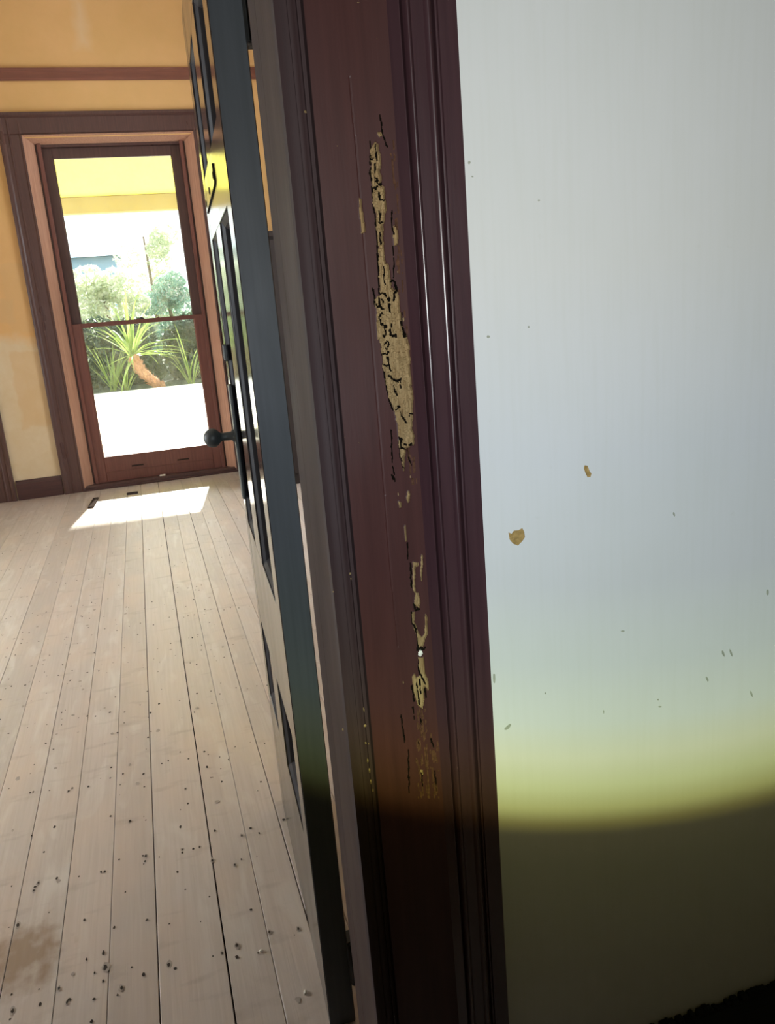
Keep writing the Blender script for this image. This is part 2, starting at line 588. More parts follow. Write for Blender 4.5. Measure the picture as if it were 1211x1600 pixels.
# ================================================================== THE SHELL
YW = 1.0            # hall face of the wall with the doorway
YWB = 1.245         # room face of that wall
YF = 7.25           # window wall of the far room
XL, XR = -3.4, 2.6
ZC = 4.05
JX = 0.2            # right jamb face
OPL = -0.60         # left side of the doorway
HEAD = 2.06

# wall with the doorway
b = MB()
b.box(JX + 0.04, XR, YW, YWB, 0, ZC)
b.box(XL, OPL - 0.03, YW, YWB, 0, ZC)
b.box(OPL - 0.03, JX + 0.04, YW, YWB, HEAD + 0.03, ZC)
wf = tag(b.build('wall_front', 'wall_white'), 'off-white plaster hall wall beside the termite-damaged door architrave', 'wall', kind='structure')

# far (window) wall, with two full height window openings
W1C = 0.03
W2C = -1.965
HWO = 0.645         # half width of the opening
ZO = 2.80           # opening head
b = MB()
xs = [XL, W2C - HWO, W2C + HWO, W1C - HWO, W1C + HWO, XR]
b.box(xs[0], xs[1], YF, YF + 0.25, 0, ZC)
b.box(xs[2], xs[3], YF, YF + 0.25, 0, ZC)
b.box(xs[4], xs[5], YF, YF + 0.25, 0, ZC)
b.box(xs[1], xs[2], YF, YF + 0.25, ZO, ZC)
b.box(xs[3], xs[4], YF, YF + 0.25, ZO, ZC)
tag(b.build('wall_back', 'wall_tan'), 'stripped orange and cream plaster wall around the sash window', 'wall', kind='structure')

# side walls of the far room (each has an added opening for a fill lamp, out of view)
b = MB()
b.box(XL - 0.2, XL, YWB, 2.75, 0, ZC)
b.box(XL - 0.2, XL, 4.45, YF, 0, ZC)
b.box(XL - 0.2, XL, 2.75, 4.45, 0, 0.4)
b.box(XL - 0.2, XL, 2.75, 4.45, 2.7, ZC)
tag(b.build('wall_left', 'wall_tan'), 'orange plaster side wall of the far room, outside the picture on the left', 'wall', kind='structure')
b = MB()
b.box(XR, XR + 0.2, YWB, 4.35, 0, ZC)
b.box(XR, XR + 0.2, 6.05, YF, 0, ZC)
b.box(XR, XR + 0.2, 4.35, 6.05, 0, 0.4)
b.box(XR, XR + 0.2, 4.35, 6.05, 2.7, ZC)
tag(b.build('wall_right', 'wall_tan'), 'orange plaster side wall hidden behind the open door', 'wall', kind='structure')
b = MB()
b.box(XL - 0.2, XR + 0.2, -1.5, YF + 0.25, ZC, ZC + 0.1)
tag(b.build('ceiling', 'ceiling'), 'plain ceiling above the hall and the far room', 'ceiling', kind='structure')
# hall behind the camera
b = MB()
b.box(XL, XR, -1.6, -1.5, 0, ZC)
b.box(XL - 0.1, XL, -1.5, YW, 0, ZC)
b.box(XR, XR + 0.1, -1.5, YW, 0, ZC)
tag(b.build('wall_hall', 'hall'), 'hall walls behind the photographer', 'wall', kind='structure')

# ------------------------------------------------------------------ floor of single boards
fl = MB().box(XL - 0.2, XR + 0.2, -1.6, YF + 0.25, -0.12, -0.022).build('floor', 'subfloor')
tag(fl, 'sanded pale timber floor of long boards running to the window', 'floor', kind='structure')
seams = [-0.735, -0.607, -0.487, -0.373, -0.264, -0.159, -0.0135, 0.083, 0.178, 0.262, 0.344]
wide = {-0.487: 1.6, -0.373: 1.0, -0.264: 1.2, -0.159: 2.6, -0.0135: 3.0, 0.178: 2.0, -0.735: 1.6, -0.607: 1.0}
while seams[0] > XL:
    seams.insert(0, seams[0] - random.uniform(0.104, 0.118))
seams[0] = XL
while seams[-1] < XR:
    seams.append(seams[-1] + random.uniform(0.100, 0.114))
seams[-1] = XR
board_x = []
for i in range(len(seams) - 1):
    g0 = wide.get(seams[i], 0.9) / 2000
    g1 = wide.get(seams[i + 1], 0.9) / 2000
    x0, x1 = seams[i] + g0, seams[i + 1] - g1
    board_x.append((x0, x1))
    ends = [-1.5, YF + 0.06]
    if i % 3 == 1:
        ends.insert(1, random.uniform(2.0, 5.5))
    for k in range(len(ends) - 1):
        dz = random.uniform(-0.0009, 0.0009)
        c = 0.0012
        y0, y1 = ends[k] + 0.0008, ends[k + 1] - 0.0008
        prof = [(x0, -0.02), (x0, dz - c), (x0 + c, dz), (x1 - c, dz), (x1, dz - c), (x1, -0.02)]
        vs = [(x, y0, z) for x, z in prof] + [(x, y1, z) for x, z in prof]
        n = len(prof)
        fs = [(q, (q + 1) % n, n + (q + 1) % n, n + q) for q in range(n)] + [tuple(range(n)), tuple(range(2 * n - 1, n - 1, -1))]
        MB().add(vs, fs).build('floor_board', 'board', fl)

# nail holes: pairs at each joist, dark irregular dents
nb = MB()
nst = MB()


def blob(mb, x, y, z, rx, ry, n=8, up=(0, 0, 1)):
    ang = random.uniform(0, 6.28)
    vs = [(x, y, z)]
    for k in range(n):
        t_ = 2 * math.pi * k / n + ang
        q = random.uniform(0.7, 1.2)
        vs.append((x + math.cos(t_) * rx * q, y + math.sin(t_) * ry * q, z - 0.0001))
    mb.add(vs, [(0, 1 + k, 1 + (k + 1) % n) for k in range(n)])


yj = 1.55
while yj < YF - 0.2:
    for x0, x1 in board_x:
        if x1 < -1.9 or x0 > 0.6:
            continue
        for u in (0.22, 0.78):
            if random.random() < 0.8:
                r = random.uniform(0.0022, 0.0042)
                blob(nb, x0 + (x1 - x0) * u + random.uniform(-0.008, 0.008), yj + random.uniform(-0.03, 0.03), 0.0014, r, r * random.uniform(1.0, 1.7))
    yj += 0.44
for _ in range(300):
    r = random.uniform(0.0012, 0.0038)
    blob(nb, random.uniform(-1.2, 0.16), random.uniform(1.2, 4.2), 0.0014, r, r * random.uniform(1, 2.4))
for px, py, r in ((165, 1512, 0.008), (190, 1544, 0.0055), (107, 1237, 0.0055), (113, 1232, 0.004), (264, 1508, 0.006), (370, 1478, 0.0055), (347, 1490, 0.004), (60, 1380, 0.005),
                  (53, 1392, 0.004), (105, 1567, 0.004), (92, 1545, 0.004), (290, 1233, 0.0045), (378, 1306, 0.0045), (367, 1352, 0.005), (332, 1345, 0.005), (466, 1452, 0.004),
                  (421, 1457, 0.004), (28, 1446, 0.006), (20, 1580, 0.006), (52, 1238, 0.004), (228, 1338, 0.005), (285, 1328, 0.004), (312, 1324, 0.004)):
    p = on_z(px, py, 0)
    blob(nb, p.x, p.y, 0.0016, r * 0.62, r * 1.1)
    blob(nst, p.x, p.y, 0.0013, r * 1.1, r * 2.1, 12)
for _ in range(70):
    r = random.uniform(0.003, 0.007)
    blob(nst, random.uniform(-1.2, 0.16), random.uniform(1.15, 4.5), 0.0012, r, r * random.uniform(1.0, 2.2), 12)
MAT['nail_stain'] = plain('grey nail stain', (0.37, 0.31, 0.265), 0.8, 0.2, 0.0, 0.2, 60)
tag(nst.build('nail_stain', 'nail_stain', fl, fix=False), kind='stuff')
tag(nb.build('nail_hole', 'nail', fl, fix=False), kind='stuff')

# ------------------------------------------------------------------ picture rail, baseboards
prof = [(YF, 3.20), (YF - 0.018, 3.20), (YF - 0.024, 3.215), (YF - 0.022, 3.255), (YF - 0.034, 3.270), (YF - 0.034, 3.283), (YF, 3.288)]
tag(MB().extrude_x(prof, XL, XR).build('trim_1', 'rail'), 'reddish brown picture rail across the orange wall above the window', 'picture rail', kind='structure')


def skirt(name, x0, x1, yf, hh, th, mat, label):
    p_ = [(yf, 0), (yf - th, 0), (yf - th, hh - 0.03), (yf - th * 0.6, hh - 0.012), (yf - th * 0.55, hh), (yf, hh)]
    return tag(MB().extrude_x(p_, x0, x1).build(name, mat), label, 'baseboard', kind='structure')


skirt('baseboard_back', W2C + 0.82, W1C - 0.815, YF, 0.165, 0.022, 'skirt', 'dark brown skirting board between the two far windows')
skirt('baseboard_right', W1C + 0.82, 0.89, YF, 0.165, 0.022, 'skirt', 'dark brown skirting board beyond the open door')

# skirting on the hall wall: dark, with a rough plaster edge along its top
bb = MB()
bb.extrude_x([(YW, 0), (YW - 0.02, 0), (YW - 0.02, 0.070), (YW - 0.014, 0.086), (YW, 0.088)], 0.43, XR)
bs = tag(bb.build('baseboard_front', 'blackskirt'), 'near-black skirting board under the white hall wall, lower right corner', 'baseboard', kind='structure')
rb = MB()
x = 0.43
while x < 1.6:
    dx = random.uniform(0.006, 0.016)
    hh = random.uniform(0.088, 0.102)
    rb.box(x, x + dx, YW - 0.013, YW + 0.001, 0.080, hh, 0.002)
    x += dx * 0.8
tag(rb.build('rough_plaster_edge', 'blackskirt', bs), kind='stuff')

# ================================================================== DOOR ARCHITRAVE WITH THE TERMITE DAMAGE
YA = 0.978          # front face of the flat board
r2x = lambda r: r * YA
ZTOP = 2.16
arch = empty('trim_2', (r2x(0.3), YA, 0))
tag(arch, 'dark red-brown door architrave with a long strip of termite-eaten bare wood', 'architrave', kind='structure')


def aparent(o):
    o.parent = arch
    o.matrix_parent_inverse = Matrix.Translation(-Vector(arch.location))
    return o


# front profile in (ratio, depth off the flat board; negative = towards the camera)
def arc(r0, d0, r1, d1, bulge, n=7):
    out = []
    for k in range(n + 1):
        t_ = k / n
        out.append((r0 + (r1 - r0) * t_, d0 + (d1 - d0) * t_ - bulge * math.sin(math.pi * t_)))
    return out


inner = [(0.1998, 0.020), (0.1998, 0.006)] + arc(0.1998, 0.004, 0.2128, -0.001, 0.0010) + [(0.2132, 0.0008), (0.2142, 0.0008)] + \
    arc(0.2142, -0.001, 0.2215, 0.000, 0.0010) + [(0.2222, 0.0035), (0.2252, 0.0045), (0.2258, 0.0012), (0.2270, 0.0008), (0.2278, 0.008), (0.2318, 0.008), (0.2330, 0.0015), (0.2335, 0.0)]
outer = [(0.3315, 0.0), (0.3325, -0.001), (0.3420, -0.0105), (0.3430, -0.0105), (0.3436, 0.002), (0.3468, 0.002)] + arc(0.3474, -0.0075, 0.3560, -0.0105, 0.0050, 9) + \
    [(0.3568, -0.0095), (0.3718, -0.0095)] + arc(0.3724, -0.0095, 0.3838, -0.0085, 0.0050, 9) + [(0.3842, -0.001), (0.3866, -0.001), (0.3872, -0.0078), (0.3884, -0.0085), (0.3892, -0.0065), (0.3902, -0.0065), (0.3908, -0.0095),
                                                                                     (0.4138, -0.0105), (0.4176, 0.003), (0.4182, 0.022)]
for nm, pr, mt in (('inner_moulding', inner, 'mould_dull'), ('outer_moulding', outer, 'mould')):
    mb = MB().extrude_z([(r2x(r), YA + d) for r, d in pr], 0.0, ZTOP, closed=False)
    aparent(mb.build(nm, mt, fix=False))

# the flat board as a height field; the termite damage is cut into it
X0, X1 = r2x(0.2335), r2x(0.3315)
NX = 126
zf = np.arange(0.42, 1.86, 0.0009)
zs = np.concatenate([np.array([0.0, 0.1, 0.2, 0.3, 0.38]), zf, np.array([1.9, 2.0, ZTOP])])
xs_ = np.linspace(X0, X1, NX)
GX, GZ = np.meshgrid(xs_, zs)          # rows = z


def pxpoly(pts):
    return [(p.x, p.z) for p in (on_y(x, y, YA) for x, y in pts)]


def inside(poly, x, z):
    r = np.zeros(x.shape, bool)
    n = len(poly)
    for i in range(n):
        xa, za = poly[i]
        xb, zb = poly[(i + 1) % n]
        if za == zb:
            continue
        c = ((za > z) != (zb > z)) & (x < (xb - xa) * (z - za) / (zb - za) + xa)
        r ^= c
    return r


def dist_line(pts, x, z):
    d = np.full(x.shape, 9.0)
    for (xa, za), (xb, zb) in zip(pts[:-1], pts[1:]):
        lx, lz = xb - xa, zb - za
        L = lx * lx + lz * lz + 1e-12
        t_ = np.clip(((x - xa) * lx + (z - za) * lz) / L, 0, 1)
        d = np.minimum(d, np.hypot(x - xa - t_ * lx, z - za - t_ * lz))
    return d


def Z1(pts):
    return [(540 + x / 5.336, 160 + y / 5.333) for x, y in pts]


def Z2(pts):
    return [(540 + x / 5.0, 440 + y / 5.0) for x, y in pts]


def Z3(pts):
    return [(560 + x / 3.075, 740 + y / 3.077) for x, y in pts]


main = Z1([(240, 345), (215, 380), (213, 470), (222, 520), (210, 590), (222, 680), (232, 720), (222, 820), (245, 880), (258, 930), (262, 1000), (262, 1080), (275, 1200), (280, 1350), (285, 1480), (290, 1540)]) + \
    Z2([(270, 110), (232, 140), (245, 260), (243, 330), (252, 440), (285, 500), (292, 580), (302, 680), (318, 790), (340, 900), (375, 985), (392, 1060), (410, 1130), (415, 1215), (425, 1260), (432, 1350), (445, 1420), (455, 1480),
        (460, 1390), (470, 1310), (490, 1290), (530, 1270), (535, 1200), (515, 1140), (525, 1040), (522, 900), (515, 800), (505, 700), (500, 600), (495, 500), (485, 445), (460, 400), (440, 340), (430, 280), (420, 200), (412, 130), (400, 70)]) + \
    Z1([(380, 1540), (375, 1450), (355, 1350), (335, 1340), (318, 1280), (312, 1150), (310, 1050), (325, 960), (340, 850), (325, 800), (322, 720), (300, 680), (298, 640), (285, 560), (290, 480), (275, 390), (270, 345)])
tans = [main,
        Z1([(115, 800), (125, 805), (150, 980), (163, 1080), (135, 1085), (115, 880)]),
        Z1([(402, 1030), (430, 1030), (437, 1180), (405, 1190), (396, 1090)]),
        Z1([(268, 252), (292, 248), (300, 275), (280, 285)]),
        Z3([(275, 575), (288, 575), (297, 620), (290, 645), (268, 628)]),
        Z3([(262, 425), (290, 430), (285, 445), (272, 445), (270, 545), (278, 580), (262, 560)]),
        Z3([(258, 665), (270, 665), (268, 715), (280, 745), (292, 775), (306, 790), (320, 770), (322, 675), (329, 690), (332, 765), (318, 800), (306, 842), (286, 842), (286, 790), (262, 735)]),
        Z3([(288, 885), (314, 885), (320, 960), (336, 1010), (336, 1042), (320, 1020), (312, 1030), (314, 1095), (306, 1130), (286, 1110), (268, 1050), (258, 975), (270, 963), (280, 985), (300, 965), (290, 920)]),
        Z3([(232, 110), (240, 82), (246, 100), (243, 137), (237, 137)]),
        Z3([(300, 1425), (310, 1425), (312, 1445), (302, 1445)]),
        Z3([(303, 390), (309, 395), (306, 470), (302, 520), (299, 480)]),
        Z3([(222, 250), (226, 250), (232, 320), (226, 325)]), Z3([(193, 135), (203, 138), (206, 160), (198, 165)])]
grooves = [(Z1([(252, 360), (262, 400), (268, 465)]), 2.2), (Z1([(215, 465), (232, 470)]), 1.6), (Z1([(250, 515), (252, 560), (255, 580)]), 1.5), (Z1([(250, 620), (278, 640)]), 1.6), (Z1([(258, 650), (300, 680)]), 1.8),
           (Z1([(245, 715), (275, 700)]), 1.2), (Z1([(280, 740), (300, 800), (322, 808)]), 1.6), (Z1([(292, 900), (296, 950), (285, 990), (312, 990)]), 1.5), (Z1([(290, 1080), (300, 1130), (300, 1180)]), 1.2),
           (Z1([(325, 1380), (328, 1450), (335, 1520)]), 1.6), (Z1([(385, 1480), (412, 1500), (425, 1580)]), 2.4), (Z1([(222, 1560), (235, 1600)]), 1.6), (Z1([(290, 110), (296, 180), (298, 235), (315, 290), (350, 370)]), 1.2),
           (Z1([(385, 900), (388, 1040), (405, 1095)]), 1.4), (Z1([(392, 1200), (405, 1290), (400, 1460)]), 1.0),
           (Z2([(215, 70), (228, 140), (232, 190)]), 2.0), (Z2([(270, 95), (310, 95), (335, 120), (352, 145)]), 2.2), (Z2([(350, 170), (355, 240)]), 1.8), (Z2([(270, 130), (275, 160)]), 1.3), (Z2([(288, 140), (300, 160)]), 1.2),
           (Z2([(250, 185), (275, 200), (305, 210)]), 2.6), (Z2([(262, 160), (285, 195)]), 1.4), (Z2([(275, 262), (300, 250)]), 2.0), (Z2([(278, 290), (285, 330), (320, 345), (318, 360)]), 2.6), (Z2([(372, 320), (368, 355)]), 1.4),
           (Z2([(355, 375), (360, 410), (400, 428)]), 3.0), (Z2([(318, 375), (322, 410), (312, 440), (300, 425)]), 1.6), (Z2([(310, 490), (328, 470), (345, 480), (335, 520), (315, 515)]), 1.3), (Z2([(305, 565), (340, 565)]), 1.6),
           (Z2([(335, 590), (345, 640), (360, 700)]), 1.4), (Z2([(315, 650), (335, 660)]), 1.5), (Z2([(340, 735), (360, 740), (375, 770), (410, 775), (440, 755)]), 1.8), (Z2([(400, 770), (425, 785), (442, 765), (445, 790)]), 1.3),
           (Z2([(435, 810), (440, 835)]), 1.3), (Z2([(380, 810), (410, 890)]), 1.2), (Z2([(415, 965), (435, 990)]), 1.8), (Z2([(400, 1005), (425, 1000)]), 1.6), (Z2([(435, 1020), (485, 1105)]), 1.8),
           (Z2([(420, 1215), (442, 1225), (447, 1300), (465, 1310)]), 2.0), (Z2([(468, 1270), (482, 1275)]), 2.6), (Z2([(505, 1275), (525, 1270)]), 2.2), (Z2([(485, 1310), (495, 1360), (510, 1420)]), 1.4),
           (Z2([(420, 1240), (430, 1370), (450, 1460)]), 1.6), (Z2([(440, 240), (440, 330), (470, 430)]), 1.4), (Z2([(510, 1040), (525, 1035)]), 1.4),
           (Z2([(268, 450), (280, 500), (290, 600), (300, 690), (312, 790), (335, 900), (355, 970), (380, 1010)]), 1.5), (Z2([(355, 1160), (360, 1260), (365, 1440), (380, 1510)]), 1.2), (Z2([(385, 20), (400, 60), (388, 140)]), 2.0),
           (Z1([(203, 340), (207, 460), (207, 600), (224, 760), (235, 880), (252, 980), (262, 1180), (272, 1400), (280, 1590)]), 1.5),
           (Z3([(252, 430), (255, 530), (258, 545)]), 2.4), (Z3([(268, 625), (275, 655), (292, 652)]), 3.0), (Z3([(256, 665), (258, 720), (275, 750), (284, 790), (288, 830)]), 2.0), (Z3([(284, 842), (316, 842)]), 4.2),
           (Z3([(290, 900), (288, 935), (310, 985), (325, 1015)]), 2.0), (Z3([(256, 1020), (264, 1060), (268, 1095)]), 2.4), (Z3([(320, 1035), (324, 1075)]), 2.4), (Z3([(282, 1010), (288, 1060), (296, 1110)]), 1.4),
           (Z3([(296, 985), (303, 1060)]), 1.2), (Z3([(262, 1125), (268, 1180)]), 1.6), (Z3([(298, 1180), (305, 1205)]), 2.0), (Z3([(288, 1290), (297, 1315)]), 2.0), (Z3([(348, 1270), (360, 1310)]), 1.8),
           (Z3([(365, 1430), (378, 1530)]), 1.2), (Z3([(160, 0), (178, 40)]), 1.2), (Z3([(236, 330), (240, 410)]), 0.8), (Z3([(304, 1440), (310, 1500)]), 0.9), (Z3([(240, 1330), (244, 1530)]), 0.7), (Z3([(205, 1160), (222, 1290)]), 0.7)]

rag = np.array([[mnoise.noise((x * 420, z * 150, 3.3)) for x in xs_[::3]] for z in zs])
rag = np.repeat(rag, 3, axis=1)[:, :NX]
strk = np.array([[mnoise.noise((x * 700, z * 40, 9.1)) for x in xs_[::2]] for z in zs])
strk = np.repeat(strk, 2, axis=1)[:, :NX]
depth = np.zeros_like(GX)
kind = np.zeros(GX.shape, int)
RX = GX + rag * 0.0014
RZ = GZ + np.roll(rag, 7, axis=0) * 0.003
for i, pl in enumerate(tans):
    q = pxpoly(pl)
    jit = 1.0 if i == 0 else 0.35
    ins = inside(q, GX + (RX - GX) * jit, GZ + (RZ - GZ) * jit)
    kind[ins] = 1
    dd_ = 0.0042 if i == 0 else 0.0028
    depth[ins] = dd_
# terraces inside the main wound: ragged steps left, smoother grain right
mi = kind == 1
depth[mi] += (0.0011 * strk[mi] + 0.0012 * np.sign(rag[mi]) * (np.abs(rag[mi]) > 0.22) * (np.abs(depth[mi]) > 0.003))
for pts, wpx in grooves:
    q = pxpoly(pts)
    wdt = max(0.00055, wpx * 0.00088 * 0.42)
    z0_, z1_ = min(p[1] for p in q) - 0.01, max(p[1] for p in q) + 0.01
    rows = np.where((zs > z0_) & (zs < z1_))[0]
    if not len(rows):
        continue
    sl = slice(rows[0], rows[-1] + 1)
    d = dist_line(q, RX[sl], RZ[sl])
    g = d < wdt
    kind[sl][g] = 2
    depth[sl][g] = np.maximum(depth[sl][g], 0) + 0.0045
# reddish brown half stripped streaks beside and below the wound
streaks = [Z1([(365, 300), (400, 330), (425, 700), (455, 1050), (480, 1590), (440, 1590), (420, 1000), (385, 600)]),
           Z2([(440, 180), (465, 180), (480, 330), (488, 430), (445, 330)]), Z2([(490, 1300), (540, 1290), (550, 1580), (500, 1590)]),
           Z3([(262, 1120), (318, 1130), (330, 1330), (345, 1560), (290, 1560), (275, 1300)]), Z3([(340, 1230), (385, 1300), (395, 1560), (360, 1560)])]
for pl in streaks:
    ins = inside(pxpoly(pl), GX + rag * 0.003, GZ) & (kind == 0) & (strk > 0.18)
    kind[ins] = 3
    depth[ins] = 0.0004
# raised torn lip of paint round the wound
pad = np.zeros_like(kind, bool)
m1 = (kind == 1)
for sx_, sz_ in ((1, 0), (-1, 0), (0, 1), (0, -1)):
    pad |= np.roll(np.roll(m1, sx_, 1), sz_, 0)
lip = pad & (kind == 0)
depth[lip] -= 0.0005
# open joint down the board
jl = pxpoly([(546, 120), (558, 250), (574, 440), (592, 660), (611, 900), (622, 1010)])
d = dist_line(jl, GX, GZ)
jm = (d < 0.0007) & (kind == 0)
depth[jm] = 0.0009
depth += 0.00003 * strk * (kind == 0)

NZ = len(zs)
verts = np.stack([GX, YA + depth, GZ], -1).reshape(-1, 3)
idx = np.arange(NZ * NX).reshape(NZ, NX)
quads = np.stack([idx[:-1, :-1], idx[:-1, 1:], idx[1:, 1:], idx[1:, :-1]], -1).reshape(-1, 4)
fk = np.max(np.stack([kind[:-1, :-1], kind[:-1, 1:], kind[1:, 1:], kind[1:, :-1]], -1), -1).reshape(-1)
fk[(fk == 3) & (np.min(np.stack([kind[:-1, :-1], kind[:-1, 1:], kind[1:, 1:], kind[1:, :-1]], -1), -1).reshape(-1) == 0)] = 3


def grid_obj(name, mask, mat):
    qd = quads[mask]
    used, inv = np.unique(qd, return_inverse=True)
    me = bpy.data.meshes.new(name)
    me.from_pydata(verts[used].tolist(), [], inv.reshape(-1, 4).tolist())
    me.materials.append(MAT[mat])
    me.update()
    o = bpy.data.objects.new(name, me)
    COL.objects.link(o)
    me.polygons.foreach_set('use_smooth', [name == 'face_board'] * len(me.polygons))
    return aparent(o)


fb = grid_obj('face_board', fk == 0, 'face')
tag(grid_obj('bare_wood', fk == 1, 'bare'), 'tan termite-eaten wood laid bare in a long ragged strip')
tag(grid_obj('termite_gallery', fk == 2, 'dark'), 'dark tunnels and cracks in the bare wood')
tag(grid_obj('worn_streak', fk == 3, 'bare_dark'), 'brown streaks where the paint has worn thin')
# backing of the board
aparent(MB().box(X0, X1, YA + 0.013, YW + 0.001, 0, ZTOP).build('board_core', 'dark'))

# white filler blob in the lower crack
bm = bmesh.new()
p = on_y(657, 1021, YA)
bmesh.ops.create_icosphere(bm, subdivisions=3, radius=1.0)
for v in bm.verts:
    n_ = mnoise.noise(v.co * 2.3) * 0.35
    v.co = Vector((v.co.x * 0.0042 * (1 + n_), v.co.y * 0.0025, v.co.z * 0.0048 * (1 + n_))) + Vector((p.x, YA + 0.0012, p.z))
mb = MB()
mb.bm(bm, True)
tag(aparent(mb.build('filler', 'filler')), 'small white blob of filler in the lower crack')
# pale chips lodged in the left groove and nicks on the paint
ch = MB()
for px, py, a, c_ in ((571, 1135, 3.2, 3.0), (572, 1162, 2, 3), (576, 1163, 1.6, 2), (575, 1190, 1.6, 5), (578, 1205, 2, 5), (580, 1222, 1.6, 6), (583, 1236, 1.6, 4), (569, 1110, 1.5, 6), (548, 897, 2.0, 3.0), (549, 905, 1.5, 2.5),
                      (561, 692, 2, 1.2), (527, 228, 2.2, 2.2), (589, 60, 1.0, 1.0), (478, 174, 2.4, 2.4), (560, 4, 5, 1.6), (539, 683, 1.2, 2.0), (696, 842, 1, 4), (706, 905, 1, 3), (713, 932, 1.5, 1.5), (685, 228, 1.0, 2.2),
                      (536, 1141, 1.2, 3), (521, 925, 1.5, 1.5), (537, 932, 1.5, 1.2), (641, 745, 0.9, 2.4), (622, 772, 0.9, 3), (621, 425, 1.2, 1.2), (630, 499, 1.4, 3.4), (628, 520, 0.9, 4), (630, 1066, 0.9, 3), (668, 1060, 1.0, 1.6)):
    p = on_y(px, py, YA)
    blobv = [(p.x, YA - 0.0012, p.z)]
    for k in range(7):
        t_ = 2 * math.pi * k / 7
        q = random.uniform(0.7, 1.2) * 0.00072
        blobv.append((p.x + math.cos(t_) * a * q, YA + (0.003 if px < 600 else 0.0004) - 0.0012, p.z + math.sin(t_) * c_ * q))
    ch.add(blobv, [(0, 1 + k, 1 + (k + 1) % 7) for k in range(7)])
tag(aparent(ch.build('paint_chip', 'bare')), 'tiny tan chips knocked out of the dark paint', kind='stuff')

# head and left-hand architrave of the same doorway (above and left of the picture)
b = MB()
b.box(OPL - 0.20, 0.409, YA - 0.008, YW, HEAD + 0.1, HEAD + 0.30, 0.004)
b.box(OPL - 0.20, OPL + 0.0, YA - 0.008, YW, 0, HEAD + 0.1, 0.004)
tag(b.build('trim_3', 'trim'), 'dark architrave over the doorway, above the picture', 'architrave', kind='structure')

# ------------------------------------------------------------------ jamb with its stop
jb = empty('trim_4', (JX, 1.1, 0))
tag(jb, 'brown door jamb and stop between the architrave and the open door', 'door jamb', kind='structure')


def jparent(o):
    o.parent = jb
    o.matrix_parent_inverse = Matrix.Translation(-Vector(jb.location))
    return o


jparent(MB().box(0.2125, 0.245, 0.99, YWB, 0, HEAD).build('jamb_lining', 'jamb'))
jparent(MB().box(JX + 0.0005, 0.2126, 0.992, 1.1255, 0, HEAD, 0.0012).build('jamb_board', 'jamb'))
jparent(MB().box(JX + 0.0016, 0.2126, 1.1300, 1.183, 0, HEAD, 0.0015).build('door_stop', 'jamb'))
jparent(MB().box(OPL - 0.035, OPL, 0.99, YWB, 0, HEAD).build('jamb_lining', 'jamb'))
jparent(MB().box(OPL - 0.035, 0.245, 0.99, YWB, HEAD, HEAD + 0.035).build('jamb_head', 'jamb'))
b = MB()
b.box(0.226, 0.40, YWB, YWB + 0.018, 0, HEAD + 0.17, 0.003)
b.box(OPL - 0.19, OPL - 0.01, YWB, YWB + 0.018, 0, HEAD + 0.17, 0.003)
b.box(OPL - 0.01, 0.226, YWB, YWB + 0.018, HEAD + 0.02, HEAD + 0.17, 0.003)
tag(b.build('trim_5', 'trim'), 'architrave on the far-room side of the doorway', 'architrave', kind='structure')

# ------------------------------------------------------------------ wall chips and scuffs
def wall_patch(name, pts, mat, depth_, label=None):
    ps = [on_y(x, y, YW) for x, y in pts]
    cx_ = sum(p_.x for p_ in ps) / len(ps)
    cz_ = sum(p_.z for p_ in ps) / len(ps)
    n = len(ps)
    vs = [(p_.x, YW - 0.0006, p_.z) for p_ in ps]
    vs += [(cx_ + (p_.x - cx_) * 0.75, YW - 0.0006 + depth_ * 0.5, cz_ + (p_.z - cz_) * 0.75) for p_ in ps] + [(cx_, YW - 0.0004, cz_)]
    vs += [(cx_ + (p_.x - cx_) * 1.03, YW + 0.0005, cz_ + (p_.z - cz_) * 1.03) for p_ in ps]
    fs = [(i, (i + 1) % n, n + (i + 1) % n, n + i) for i in range(n)] + [(n + i, n + (i + 1) % n, 2 * n) for i in range(n)]
    fs += [(i, (i + 1) % n, 2 * n + 1 + (i + 1) % n, 2 * n + 1 + i) for i in range(n)]
    o = MB().add(vs, fs).build(name, mat, wf)
    if label:
        o['label'] = label
    return o


